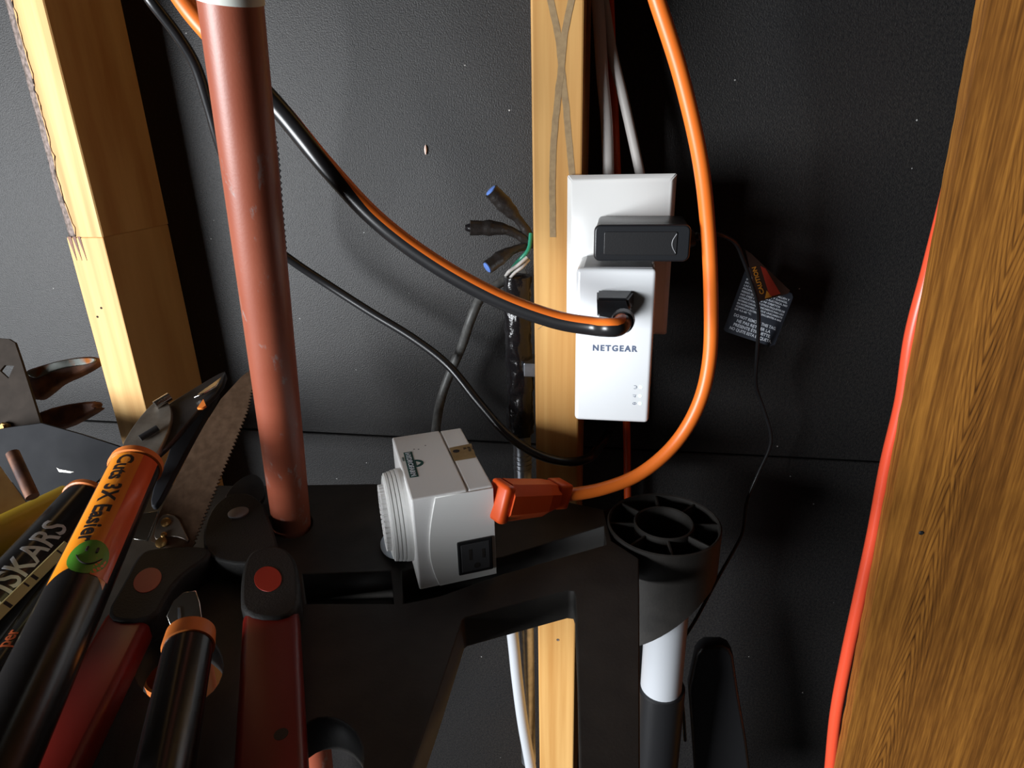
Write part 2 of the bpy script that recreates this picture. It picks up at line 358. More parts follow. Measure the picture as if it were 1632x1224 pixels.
# ================================================================== OUTLET, ADAPTERS
PY = -98.5
op = thing('outlet_plate', 'white wall plate overlapping the middle stud', 'wall plate', (48, PY, 152))
px0, px1, pz1 = 7.9, 89.2, 276; pz0 = pz1-124.2
bm = bmesh.new()
rg = [(0, 0), (2.2, 3.4), (5.2, 6.0)]
rr = [[bm.verts.new(V((a, PY+6-h, b))) for a, b in ((px0+i, pz0+i), (px1-i, pz0+i), (px1-i, pz1-i), (px0+i, pz1-i))] for i, h in rg]
for a, b in zip(rr, rr[1:]):
    for q in range(4): bm.faces.new((a[q], a[(q+1) % 4], b[(q+1) % 4], b[q]))
bm.faces.new(rr[-1]); bm.faces.new(rr[0][::-1])
bmesh.ops.bevel(bm, geom=[e for e in bm.edges], offset=.7, segments=2, affect='EDGES')
obj('face', bm, 'white', op, smooth=50)
obj('outlet_box', box((20, 78), (-92.6, -25), (166, 262), 2), 'blackp', op)
for zc in (229, 190): obj('receptacle', box((32, 65), (PY-1.2, PY+1), (zc-14, zc+14), 3), 'white', op)

ad = thing('power_adapter', 'black power adapter plugged into the white wall plate', 'adapter', (60, -98, 213))
AY = -152
a0 = at(947, 358, Y=AY); a1 = at(1094, 415, Y=AY)
AX0, AX1, AZ1, AZ0 = a0.x, a1.x+1, 246.5, at(1000, 417, Y=AY).z
obj('body', box((AX0+1, AX1), (AY+4, PY-.3), (AZ0+.5, AZ1-.2), 3, 3), 'adapter', ad, smooth=50)
def rrect(x0, x1, z0, z1, r, y, n=6):
    o = []
    for cx, cz, a0 in ((x1-r, z1-r, 0), (x0+r, z1-r, 90), (x0+r, z0+r, 180), (x1-r, z0+r, 270)):
        o += [V((cx+r*math.cos(math.radians(a0+90*i/n)), y, cz+r*math.sin(math.radians(a0+90*i/n)))) for i in range(n+1)]
    return o
FR = V((0, -1, 0))
obj('front_shell', slab([rrect(AX0, AX1+.8, AZ0, AZ1, 4.5, AY)], (V((0, AY, 0)), FR), 6, 1.4, px=False), 'adapter', ad)
obj('front_panel', slab([rrect(AX0+7, AX1-8, AZ0+4.6, AZ1-4.6, 1.2, AY-.6)], (V((0, AY-.6, 0)), FR), 1.0, .3, px=False), 'blackp', ad)
arc = spline([V((AX1-8.6, AY-.65, AZ1-6)), V((AX1-11, AY-.65, (AZ0+AZ1)/2+2)), V((AX1-11, AY-.65, (AZ0+AZ1)/2-2)), V((AX1-8.6, AY-.65, AZ0+6))], 1)
obj('arc_groove', tube(arc, .28, 6), 'greyp', ad)
e0 = V((AX1, -128, (AZ0+AZ1)/2-1)); e1 = at(1137, 372, Y=-122)
obj('strain_relief', lathe(e0, e1-e0, [(-2, 7), (5, 6)]+[(5+i*1.7, 3.6-(i % 2)*.9-i*.11) for i in range(10)], 18), 'blackp', ad, smooth=40)

ng = thing('powerline_adapter', 'white powerline network adapter with a printed name below the black one', 'adapter', (48, PY, 90))
NY = -150
n0, n1, n2, n3 = [at(*q, Y=NY) for q in ((917, 427), (1048, 430), (1033, 677), (917, 668))]
NX0, NX1, NZ1, NZ0 = (n0.x+n3.x)/2, (n1.x+n2.x)/2, (n0.z+n1.z)/2, (n2.z+n3.z)/2
obj('body', box((NX0, NX1), (NY, PY-.3), (NZ0, NZ1), 3.2, 4), 'white2', ng, smooth=60)
obj('top_grille', box((NX0+5, NX1-3), (NY+4, PY-3), (NZ1-.3, NZ1+.5), .3), 'greyp', ng)
tx = at(944, 559, Y=NY); tx2 = at(1015, 559, Y=NY)
tw = text('NETGEAR', 6.2, onplane(V((tx.x, NY, tx.z+.3)), X_, Z_), 'bprint', ng, bold=.22, space=1.3)
xs = [v.co.x for v in tw.data.vertices]; wt = (max(xs)-min(xs))/S; kx = (tx2.x-tx.x)/wt; x0 = min(xs)
for v in tw.data.vertices: v.co.x = x0+(v.co.x-x0)*kx
for i, (px, py) in enumerate(((1021, 617), (1020, 631), (1020, 643))):
    c = at(px, py, Y=NY); obj('indicator_light', lathe(V((c.x, NY, c.z)), V((0, -1, 0)), [(-.4, 1.15), (.25, 1.15)], 16), 'led', ng)
    c = at(px-9, py, Y=NY); c.y = NY-.1; bm = bmesh.new()
    A = [math.radians(a) for a in range(-130, 131, 20)]
    if i == 0: tube([c+V((math.cos(a)*1.3, 0, math.sin(a)*1.3)) for a in A], .16, 6, bm); tube([c, c+X_*1.5], .16, 6, bm)
    elif i == 1: tube([c+V((-1.2, 0, .9)), c+V((1, 0, .9)), c+V((.3, 0, -1.2))], .16, 6, bm); tube([c+V((1, 0, -.4)), c+V((-1, 0, -.4))], .16, 6, bm)
    else: tube([c+V((math.cos(a)*1.3, 0, math.sin(a)*.9)) for a in [k*.5 for k in range(14)]], .16, 6, bm); tube([c+Z_*1, c-Z_*1], .16, 6, bm)
    obj('icon', bm, 'bprint', ng)
# ================================================================== CORDS
def cord(name, pts, r, m, label, cat='cord', n=14, group=None):
    return obj(name, tube(spline([at(x, y, Y=yy) for x, y, yy in pts], 4), r, n), m, None, label, cat, group=group, smooth=60)
# black and orange striped cord
P2 = spline([at(x, y, d=d) for x, y, d in ((262, -45, 372), (310, 25, 385), (382, 105, 395), (450, 180, 400), (520, 265, 405), (600, 350, 412), (690, 418, 418), (790, 474, 420), (880, 508, 418), (945, 520, 412), (972, 522, 403), (984, 521, 404), (991, 516, 411), (993, 510, 424))], 2)
# plug in the network adapter's own socket
pg = thing('cord_plug', 'black right-angle plug pushed into the white network adapter', 'plug', at(982, 512, Y=NY-1))
q0, q1 = at(951, 475, Y=NY-16), at(1003, 512, Y=NY-16)
bm = bmesh.new()
f_ = [V((q0.x, NY-17, q0.z)), V((q1.x-2, NY-17, q0.z)), V((q1.x+.5, NY-15, q0.z-8)), V((q1.x-5, NY-17, q1.z+1)), V((q0.x+1, NY-17, q1.z+4))]
b_ = [V((q0.x-.5, NY-.4, q0.z+2)), V((q1.x+2.5, NY-.4, q0.z+2)), V((q1.x+3, NY-.4, q0.z-9)), V((q1.x-3, NY-.4, q1.z-6)), V((q0.x, NY-.4, q1.z-2))]
fa = [bm.verts.new(p) for p in f_]; ba = [bm.verts.new(p) for p in b_]
bm.faces.new(fa); bm.faces.new(ba[::-1])
for i in range(5): bm.faces.new((fa[i], ba[i], ba[(i+1) % 5], fa[(i+1) % 5]))
bmesh.ops.bevel(bm, geom=list(bm.edges), offset=1.3, segments=2, affect='EDGES')
obj('body', bm, 'adapter', pg, smooth=50)
i0 = [i for i, p in enumerate(P2) if (p-P2[-1]).length < 11.5][0]
obj('boot', tube(P2[i0:], lambda u: 7.3+.5*u, 20), 'blackp', pg, smooth=50)

def towards(p, t):
    u = (p-P2[0]).length/(P2[-1]-P2[0]).length
    px = 262+u*720
    if px < 345: an = 170
    elif px < 400: an = 170-(px-345)/55*150
    else: an = -15+min(1, (px-400)/230)*95
    v = (CAM-p).normalized(); return Matrix.Rotation(math.radians(an), 3, t) @ (v-t*v.dot(t))
obj('striped_cord', tube(P2, 6.1, 24, ref=towards, mi=lambda u, k: 1 if .27 < k < .73 else 0), ['cable', 'orange'], None, 'thick black cord with an orange stripe running from the pole to the plug', 'cord', smooth=60)
cord('orange_extension_cord', [(1035, -40, -150), (1047, 0, -150), (1085, 120, -148), (1115, 250, -146), (1128, 360, -142), (1133, 470, -140), (1131, 570, -142), (1113, 645, -146), (1075, 708, -150), (1020, 755, -158), (960, 779, -168), (905, 789, -176), (893, 791, -178)], 5.1, 'orange', 'thick orange extension cord looping past the wall plate to the orange connector')
cord('red_extension_cord', [(1580, -40, -60), (1571, 0, -62), (1561, 70, -66), (1540, 180, -70), (1517, 290, -80), (1483, 425, -90), (1454, 535, -92), (1438, 640, -92), (1414, 740, -92), (1393, 850, -92), (1371, 950, -92), (1349, 1050, -90), (1332, 1140, -90), (1322, 1240, -90)], 5.6, 'redcord', 'red cord hanging down the left edge of the wood-grain board')
cord('white_cable', [(941, -40, -62), (952, 0, -62), (960, 120, -62), (967, 200, -62), (970, 300, -64)], 4.6, 'romex', 'straight off-white cable going down behind the wall plate', 'cable')
cord('white_cable', [(948, -60, -50), (962, 0, -50), (975, 80, -52), (992, 150, -54), (1008, 220, -54), (1024, 295, -54)], 3.9, 'romex', 'slanting off-white cable fanning right above the wall plate', 'cable')
cord('orange_cable', [(970, -40, -38), (972, 20, -38), (978, 160, -36), (984, 300, -34), (990, 450, -34), (996, 600, -32), (999, 700, -30), (1000, 790, -30), (1002, 900, -30)], 3.6, 'orange_plug', 'thin orange cable passing straight down behind the white adapters', 'cable')
cord('black_cable', [(215, -40, -150), (240, 0, -150), (282, 55, -140), (312, 105, -130), (333, 170, -120), (352, 235, -110), (385, 320, -90), (425, 382, -70), (466, 416, -55), (520, 452, -45), (590, 497, -45), (660, 540, -50), (715, 583, -58), (762, 640, -75), (806, 690, -92), (852, 722, -104), (900, 736, -106), (938, 730, -96), (958, 708, -70), (970, 690, -30)], 4.0, 'cable', 'thin black cable swooping from upper left and around the middle stud', 'cable')
tc = [(x, y, Y) for x, y, Y in ((1133, 372, -123), (1150, 375, -118), (1172, 387, -105), (1184, 412, -98), (1196, 446, -94), (1207, 483, -93), (1209, 520, -86), (1206, 570, -74), (1205, 615, -56), (1217, 652, -54), (1228, 690, -54), (1226, 715, -54), (1208, 755, -54), (1190, 800, -58), (1184, 845, -64), (1172, 872, -72), (1142, 925, -96), (1110, 985, -118), (1085, 1025, -126), (1076, 1050, -128), (1079, 1080, -128), (1088, 1125, -126), (1092, 1180, -122))]
cord('adapter_wire', tc, 1.55, 'cable', 'thin black wire dangling from the power adapter through the tag', 'wire', 10)
cord('worn_cable', [(838, 432, -24), (822, 438, -26), (795, 452, -32), (768, 472, -40), (750, 510, -46), (736, 552, -38), (716, 598, -36), (702, 640, -44), (694, 690, -70), (690, 740, -80)], 4.4, 'greycable', 'grey-black cable dropping from the wire splices to behind the timer', 'cable')

# ================================================================== TAPED SPLICES + CONDUIT
def splice(a, b, c, r1, r2, m, lab):
    P = spline([a, b, c], 1.5); t = thing('wire_splice', lab, 'wire nut', a, 'taped wire splices left of the middle stud')
    def rad(u): return (r2 if u < .45 else r2+(r1-r2)*min(1, (u-.45)/.18))*(1+.04*math.sin(u*37)+.05*math.sin(u*23+a.x))
    obj('tape_wrap', tube(P, rad, 14), m, t, smooth=60)
    d = (P[-1]-P[-2]).normalized(); return t, P[-1], d
def nutcap(t, p, d, r): obj('cap', lathe(p-d*.5, d, [(0, r), (1.2, r), (1.8, r*.8)], 16), 'blue', t, smooth=40)
J = at(850, 385, Y=-62)
t, p, d = splice(J, at(826, 350, Y=-66), at(783, 304, Y=-74), 6.6, 3.8, 'taped', 'upper taped wire splice with a blue end'); nutcap(t, p, d, 5.0)
t, p, d = splice(at(852, 390, Y=-62), at(806, 366, Y=-68), at(749, 363, Y=-76), 6.2, 4.0, 'taped', 'middle taped wire splice pointing left with a black tip')
obj('torn_tape', lathe(p-d, d, [(0, 4), (2, 3.4), (5, 2.2)], 10), 'tape', t, smooth=60)
t, p, d = splice(at(852, 388, Y=-60), at(815, 400, Y=-72), at(777, 426, Y=-86), 5.8, 3.4, 'taped', 'lower taped wire splice hanging down with a blue end'); nutcap(t, p, d, 4.6)
cord('green_wire', [(846, 372, -66), (844, 392, -70), (838, 404, -72), (824, 418, -70), (814, 432, -60)], 1.7, 'copper_green', 'short green wire curling below the taped splices', 'wire', 10)
cord('white_wire', [(840, 410, -72), (826, 422, -74), (812, 432, -66), (806, 440, -50)], 1.5, 'romex', 'short white wire below the green wire, upper of two', 'wire', 10)
cord('white_wire', [(843, 414, -66), (832, 426, -72), (822, 433, -70), (812, 444, -54)], 1.3, 'romex', 'short white wire below the green wire, lower of two', 'wire', 10)
cx0 = at(832, 700, Y=-52)
cdt = thing('metal_conduit', 'grey metal conduit wrapped in shiny black tape beside the middle stud', 'conduit', (cx0.x, -52, -300))
def con(z): return V((cx0.x, -52, z))
zt = at(830, 440, Y=-52).z
obj('pipe', cyl_between(con(-400), con(zt-4), 8.6, 28), 'steel', cdt, smooth=50)
zl = at(828, 690, Y=-52).z
bm = bmesh.new(); rows = []
for i in range(60):
    z = zt-(zt-zl)*i/59
    rows.append([bm.verts.new(con(z)+V((math.cos(a)*q-1.5, math.sin(a)*q, 0))) for k in range(28) for a in [k*math.pi/14] for q in [12.2+2.2*noise.noise(V((math.cos(a)*1.6, math.sin(a)*1.6, z*.045)))+1.6*noise.noise(V((math.cos(a)*3, math.sin(a)*3, z*.16)))]])
for a, b in zip(rows, rows[1:]):
    for k in range(28): bm.faces.new((a[k], a[(k+1) % 28], b[(k+1) % 28], b[k]))
bm.faces.new(rows[0][::-1]); bm.faces.new(rows[-1])
obj('tape_wrap', bm, 'tape', cdt, smooth=70)
zc = at(845, 590, Y=-64).z
obj('strap', box((cx0.x+5, -18.8), (-66, -38), (zc-6, zc+7), 1), 'steel', cdt)
for i in range(4):
    zz = at(828, 725+i*7, Y=-52).z; obj('coupling_ring', lathe(con(zz), Z_, [(0, 8.6), (.5, 9.2), (1.6, 9.2), (2.1, 8.6)], 28), 'steel', cdt, smooth=40)

# ================================================================== TAG
ta = plane3(at(1153, 525, Y=-62), at(1233, 553, Y=-68), at(1190, 420, Y=-52))
tg = thing('warning_tag', 'folded black warning tag with white print on the adapter wire', 'tag', ta[0])
obj('sheet', slab([[(1153, 525), (1157, 529), (1228, 552), (1235, 549), (1264, 474), (1262, 468), (1205, 432), (1190, 424)]], ta, .5), 'tag', tg)
bl, br, tl = at(1153, 525, pl=ta), at(1233, 553, pl=ta), at(1192, 425, pl=ta)
r = (br-bl).normalized(); n = ta[1]; u = n.cross(r); u = u if u.dot(tl-bl) > 0 else -u
rl, ul = (br-bl).length, u.dot(tl-bl); skew = r.dot(tl-bl)/ul
def ontag(x, y, z): return bl+r*(x+y*skew)+u*y+n*(z+.12)
def tline(s, x, y, h, wmax):
    o = text(s, h, lambda a, b, z: V((a, b, z)), 'wprint', tg, bold=.05, ext=.03)
    og = root_org(o); vs = [v.co/S+og for v in o.data.vertices]; wd = max(v.x for v in vs); k = min(1.25, wmax/wd)
    for v, c in zip(o.data.vertices, vs): v.co = (ontag(x+c.x*k, y+c.y, c.z)-og)*S
HH = rl/36
for s, x, y, w_ in (('DO NOT REMOVE THIS TAG.', 3, 11.2, 30), ('NE PAS RETIRER LA', 6.2, 8.0, 24), ('PRÉSENTE ÉTIQUETTE.', 5, 4.9, 26.5), ('NO QUITE ESTA ETIQUETA.', 3.4, 1.8, 30)):
    tline(s, x*HH, y*HH, 2.9*HH, w_*HH)
lines = ['DE 4.5-40 °C.', 'CUANDO LA BATERIA SE ENCUENTRE A MAS', 'EN INTERIORES. CARGUE UNICAMENTE', 'BATERIAS CARGADAS UNICAMENTE PARA USO', 'CONDUCTORES NI OTROS PAQUETES DE', 'NO DEJE PIEZAS NI OBJETOS', 'RIESGO DE DESCARGA ELECTRICA. NO', 'PRODUCIR LESIONES Y DANOS.', 'LAS OTRAS BATERIAS ESTALLEN Y', 'BATERIAS DE ESTE TIPO MAS', 'INSTRUCCIONES', 'TODAS LAS']
for i, s in enumerate(lines): tline(s, 2*HH, (15.6+i*2.15)*HH, 1.75*HH, (12 if i == 0 else 32 if i < 9 else 26-(i-9)*7)*HH)
tb = plane3(at(1193, 404, Y=-70), at(1257, 466, Y=-74), at(1209, 481, Y=-84))
obj('folded_flap', slab([[(1188, 398), (1197, 404), (1259, 463), (1256, 468), (1209, 481)]], tb, .4), 'tagback', tg)
tb2 = (tb[0]+tb[1]*.15, tb[1])
obj('red_block', slab([[(1212, 424), (1220, 428), (1244, 468), (1227, 473)]], tb2, .1), 'tagred', tg)
obj('amber_triangle', slab([[(1219, 476), (1230, 473), (1222, 463)]], tb2, .1), 'tagyel', tg)
c0, c1 = at(1218, 468, pl=tb2), at(1206, 430, pl=tb2); rr_ = (c1-c0).normalized()
text('CAUTION', 5.0, onplane(c0, rr_, tb2[1].cross(rr_)), 'tagyel', tg, bold=.12)

# ================================================================== RACK TRAY
TZ, TT = 5.0, 25.0
tp = (V((0, 0, TZ)), V((0, 0, 1)))
rk = thing('tool_rack', 'black plastic tool rack tray with slots and a ribbed corner socket', 'tool rack', (-100, -250, -300))
def ell(cx, cy, a, b, n=28): return [(cx+math.cos(i*2*math.pi/n)*a, cy+math.sin(i*2*math.pi/n)*b) for i in range(n)]
outline = [(-150, 765), (390, 774), (600, 771), (700, 778), (905, 800), (962, 812), (975, 862), (1018, 890), (1019, 950), (1020, 1224), (1022, 1500), (-700, 1500), (-700, 765)]
trap = [(737, 988), (742, 984), (904, 941), (914, 942), (917, 950), (921, 1050), (930, 1500), (560, 1500), (700, 1100)]
hol = [trap, ell(520, 1208, 60, 65), ell(284, 1062, 71, 62), ell(462, 832, 36, 26),
       [(482, 914), (622, 910), (628, 962), (487, 962)], [(640, 909), (690, 900), (800, 888), (962, 838), (966, 868), (800, 915), (700, 950), (642, 962)]]
obj('deck', slab([outline]+hol, tp, TT, .8), 'tray', rk)
for hp in hol[4:]:
    cx = sum(p[0] for p in hp)/len(hp); cy = sum(p[1] for p in hp)/len(hp)
    obj('pocket_floor', slab([[(cx+(x-cx)*1.12, cy+(y-cy)*1.5) for x, y in hp]], (V((0, 0, TZ-TT-.2)), Z_), 2), 'tray', rk)
rc = at(1058, 832, Z=TZ+2); rc.z = 0
RO_ = (at(1148, 836, Z=TZ)-at(968, 836, Z=TZ)).length/2; RI = RO_*.53
bm = bmesh.new(); rows = []
for k in range(48):
    a = k*2*math.pi/48; dx = math.cos(a); zb = -30-80*(1-dx)/2
    rows.append([bm.verts.new(rc+V((dx*q, math.sin(a)*q, z))) for q, z in ((RO_, TZ+1.4), (RO_, zb), (RO_-2.4, zb), (RO_-2.4, TZ+1.4), (RO_-1.2, TZ+2.2))])
for i in range(48):
    for q in range(5): bm.faces.new((rows[i][q], rows[i][(q+1) % 5], rows[(i+1) % 48][(q+1) % 5], rows[(i+1) % 48][q]))
obj('socket_wall', bm, 'tray', rk, smooth=50)
obj('socket_tube', lathe(rc, Z_, [(TZ+1.5, RI), (-40, RI), (-40, RI-2.2), (TZ+1.5, RI-2.2), (TZ+2.4, RI-1.1)], 40, close='loop'), 'tray', rk, smooth=50)
for k in range(8):
    a = (k+.0)*math.pi/4+.1; dv = V((math.cos(a), math.sin(a), 0))
    obj('rib', box((RI-1, RO_-1.5), (-.9, .9), (-30, TZ+.6), .3, 1, rc, dv, Z_.cross(dv), Z_), 'tray', rk)
obj('socket_floor', lathe(rc, Z_, [(-44, RO_-2.5), (-42, RO_-2.5)], 40), 'tray', rk)
lp = V((rc.x-2, rc.y, 0))
wl = at(1022, 1090, Y=rc.y-10); wr = at(1090, 1090, Y=rc.y-10); lp.x = (wl.x+wr.x)/2; lr = (wr.x-wl.x)/2
zb = at(1055, 1119, Y=rc.y-lr).z
obj('leg_tube', cyl_between(lp+Z_*(zb-30), lp+Z_*-44, lr, 32), 'pvc', rk, label='white leg tube', smooth=50)
obj('leg_sleeve', lathe(lp, Z_, [(zb-420, lr+3.2), (zb-1, lr+3.2), (zb, lr+2.2)], 32), 'blackp', rk, smooth=40)
pp = plane3(at(1145, 1040, Y=-95), at(1195, 1224, Y=-100), at(1095, 1150, Y=-100))
hk = thing('tool_grip', 'black rounded plastic grip standing by the white tube below the rack', 'handle', at(1150, 1224, pl=pp))
obj('grip', slab([[(1098, 1100), (1110, 1045), (1117, 1036), (1126, 1031), (1152, 1031), (1163, 1036), (1169, 1046), (1178, 1110), (1190, 1180), (1205, 1300), (1112, 1300), (1104, 1180)]], pp, 16, 3), 'blackp', hk)
# pale hose seen through the slot
cord('pale_hose', [(806, 930, -70), (812, 970, -70), (819, 1030, -70), (824, 1080, -70), (833, 1150, -72), (846, 1224, -74), (858, 1300, -76)], 6.3, 'pvc', 'pale hose seen through the rack slot beside the middle stud', 'hose')

# ================================================================== TIMER ON THE TRAY
A26 = math.radians(26.5); E1 = V((math.cos(A26), math.sin(A26), 0)); E2 = V((-math.sin(A26), math.cos(A26), 0))
TO = V((-82, -247.5, TZ+.2)); TW, TD, THH = 57, 101, 74
tm = thing('outdoor_timer', 'white plug-in timer box lying on the black rack tray', 'timer', TO+E1*TW/2+E2*TD/2)
def T(a, b, c): return TO+E1*a+E2*b+Z_*c
obj('front_half', box((0, TW*.68), (0, TD), (0, THH), 1.2, 2, TO, E1, E2, Z_), 'ivory', tm)
obj('rear_half', box((TW*.68+.5, TW), (.3, TD-.3), (.3, THH-.3), 1.2, 2, TO, E1, E2, Z_), 'ivory', tm)
# raised curved panel on the side
cv = [T(16+(0 if i == 0 else 0)-9*math.sin(i/14*math.pi*.62)+7*(i/14)**3, -1.4, THH-1-(THH-2)*i/14) for i in range(15)]
obj('side_panel', slab([cv+[T(TW-.3, -1.4, 1), T(TW-.3, -1.4, THH-1)]], (T(0, -1.4, 0), -E2), 1.3, .3, px=False), 'white', tm)
ob = thing_parent = None
so_ = obj('socket', box((TW*.50, TW-3), (-3.2, -1.3), (7, 35), 1, 2, TO, E1, E2, Z_), 'blackp', tm)
obj('socket_face', box((TW*.50+2.5, TW-5.5), (-3.4, -3.0), (9.5, 32.5), .3, 1, TO, E1, E2, Z_), 'dkgrey', so_)
for a, h in ((TW*.50+8, 9), (TW*.50+17.5, 7.5)):
    obj('slot', box((a, a+2.2), (-3.55, -3.2), (19, 19+h), 0, 1, TO, E1, E2, Z_), 'hole', so_)
obj('slot', lathe(T(TW*.50+13.5, -3.1, 13.5), -E2, [(0, 2.3), (.45, 2.3)], 14), 'hole', so_)
dc = T(0, TD*.40, 39); DR = 34.5
prof = [(0, DR), (3, DR)]
for i in range(4): prof += [(3+i*2.7, DR-i*.6), (5.0+i*2.7, DR-i*.6-.3), (5.2+i*2.7, DR-i*.6-1.7), (5.6+i*2.7, DR-i*.6-1.7)]
prof += [(14, DR-3.8), (14.5, DR-6), (14.5, DR-9)]
obj('dial_ring', lathe(dc, -E1, prof, 64), 'white', tm, smooth=25)
bm = bmesh.new(); R0 = DR-10; dz = Z_
for k in range(36):
    a = k*2*math.pi/36; rad = E2*math.cos(a)+dz*math.sin(a); tn = -E2*math.sin(a)+dz*math.cos(a)
    add_box(bm, dc, -E1, rad, tn, (13.5, 18), (R0-5, R0), (-1.5, 1.5), .3, 1)
lathe(dc, -E1, [(12, R0-2), (17, R0-2)], 36, bm)
obj('dial_pins', bm, 'ivory', tm)
obj('clear_skirt', slab([ell(630, 868, 24, 22)], (dc-E1*8-Z_*30, (Z_*.9-E1*.45).normalized()), 1), 'clear', tm)
# logo + sticker on top
def ontop(o, ang):
    r = E2*math.cos(ang)+E1*math.sin(ang)
    return r
lt = at(640, 738, Z=TO.z+THH)
lo0, lo1 = at(650, 722, Z=TO.z+THH), at(660, 759, Z=TO.z+THH); r = (lo1-lo0).normalized(); uu = Z_.cross(r)
lw = (lo1-lo0).length
lg = obj('logo_plate', slab([[lo0+r*a+uu*b for a, b in ((-1.5, -3.2), (lw+1.5, -3.2), (lw+1.5, 3.2), (-1.5, 3.2))]], (V((0, 0, TO.z+THH+.12)), Z_), .1, px=False), 'green', tm)
lc = (lo0+lo1)/2
obj('logo_arch', slab([[lc+r*a+uu*b for a, b in [(-6, 3.3)]+[(6*math.cos(q*.35+3.14), 3.3+6.2*math.sin(q*.35)) for q in range(1, 9)]+[(6, 3.3)]], [lc+r*a+uu*b for a, b in ((-3.6, 4), (3.6, 4), (2, 6), (0, 7.6), (-2, 6))]], (V((0, 0, TO.z+THH+.12)), Z_), .1, px=False), 'green', tm)
t_ = text('HYDROFARM', 5.2, onplane(lo0-uu*1.9+Z_*.1, r, uu, .15), 'wprint', lg, bold=.12)
og = root_org(t_); vs = [(v.co/S+og-lo0).dot(r) for v in t_.data.vertices]; k = lw/max(vs)
for v, q in zip(t_.data.vertices, vs): v.co += r*(q*(k-1))*S
text('DIVISION', 1.6, onplane(lo0-uu*5.2+r*6, r, uu, .12), 'green', lg, bold=.04)
sk = [at(x, y, Z=TO.z+THH) for x, y in ((716, 714), (751, 707), (759, 729), (724, 735))]
sg = obj('gold_sticker', slab([sk], (V((0, 0, TO.z+THH+.15)), Z_), .12, px=False), 'gold', tm)
sr = (sk[2]-sk[1]).normalized(); su = Z_.cross(sr)
obj('seal', lathe(at(727, 719, Z=TO.z+THH+.2), Z_, [(0, 2.6), (.08, 2.6)], 18), 'print', sg)
so2 = at(736, 714, Z=TO.z+THH)
for i, s in enumerate(('UL', 'LISTED', 'E1423')): text(s, 3.2-i*.5, onplane(so2+E1*(1+i*3.4)*1.0-sr*0, sr, su, .3), 'print', sg, bold=.05)
for px, py in ((660, 716), (667, 716), (678, 710)): obj('scuff', lathe(at(px, py, Z=TO.z+THH), Z_, [(0, .7), (.1, .5)], 8), 'print', tm)
# orange connector in the back of the timer
pc = at(795, 815, pl=(T(TW, 0, 0), E1))+E2*11+Z_*3; pe = at(893, 791, Y=-178)
ax = (pe-pc).normalized(); LN = (pe-pc).length; up_ = (Z_-ax*ax.z).normalized(); sd = ax.cross(up_)
cn = thing('extension_connector', 'orange cord connector plugged into the side of the white timer', 'connector', pc)
obj('base', box((1.0, 10), (-10, 10), (-15.5, 13), 3, 2, pc, ax, sd, up_), 'orange_plug', cn, smooth=50)
bm = bmesh.new(); pr = [(8, 11.5, 14.5, 13.5), (16, 11.5, 14.5, 13), (LN-20, 11, 13, 12.5), (LN-9, 9.5, 8.5, 11)]
rows = []
for h, ww, zl_, zh in pr: rows.append([bm.verts.new(pc+ax*h+sd*a+up_*b) for a, b in ((-ww, -zl_*.5), (-ww*.5, -zl_), (ww*.5, -zl_), (ww, -zl_*.5), (ww, zh*.5), (ww*.5, zh), (-ww*.5, zh), (-ww, zh*.5))])
for a, b in zip(rows, rows[1:]):
    for q in range(8): bm.faces.new((a[q], a[(q+1) % 8], b[(q+1) % 8], b[q]))
bm.faces.new(rows[0][::-1]); bm.faces.new(rows[-1])
obj('grip', bm, 'orange_plug', cn)
obj('neck', box((LN-11, LN+3), (-8.5, 8.5), (-7.5, 12.5), 2, 2, pc, ax, sd, up_), 'orange_plug', cn, smooth=50)
obj('notch', box((LN-14, LN-11.5), (-11.3, -6), (2, 9), 0, 1, pc, ax, sd, up_), 'hole', cn)

# ================================================================== POLE
pa, pb = at(465, 835, Z=TZ), at(379, 100, d=330)
pd = (pb-pa).normalized(); PR = 15.4
po = thing('leaning_pole', 'reddish brown metal pole leaning up through the rack with white tape on top', 'pole', pa)
lowp = pa-pd*540; hi_ = pa+pd*((pb-pa).length*1.32)
obj('shaft', cyl_between(lowp, hi_, PR, 48), 'pole', po, smooth=60)
tq = at(381, 8, pl=(pa, (CAM-pa).normalized()))
# tape starts where the pole meets the pixel row 10
best = min((abs((lambda q: 612-FPX*((q-CAM).dot(UP)/(q-CAM).dot(FW)))(pa+pd*h-FW*0)-2), h) for h in range(100, 560))[1]
a0 = math.atan2(0, 1)
obj('white_tape', lathe(pa+pd*best, pd, [(0, PR+.5), (120, PR+.5)], 40), 'tapew', po, smooth=60)
# straight saw tucked behind the pole: its toothed edge shows along the right side
zz = [(437, 190), (446, 250), (452, 330), (458, 400)]
pts = [at(x-4, y, d=470-i*6) for i, (x, y) in enumerate(zz)]
bm = bmesh.new(); P_ = spline(pts, 2.2); rows = []
for i, p in enumerate(P_): rows.append([bm.verts.new(p+X_*(-10)), bm.verts.new(p+X_*(1.6 if i % 2 else 0)), bm.verts.new(p+X_*(1.6 if i % 2 else 0)+Y_*1), bm.verts.new(p+X_*(-10)+Y_*1)])
for a, b in zip(rows, rows[1:]):
    for q in range(4): bm.faces.new((a[q], a[(q+1) % 4], b[(q+1) % 4], b[q]))
bm.faces.new(rows[0]); bm.faces.new(rows[-1][::-1])
obj('toothed_strip', bm, 'darksteel', None, 'narrow dark toothed strip peeking out right of the red-brown pole', 'blade')

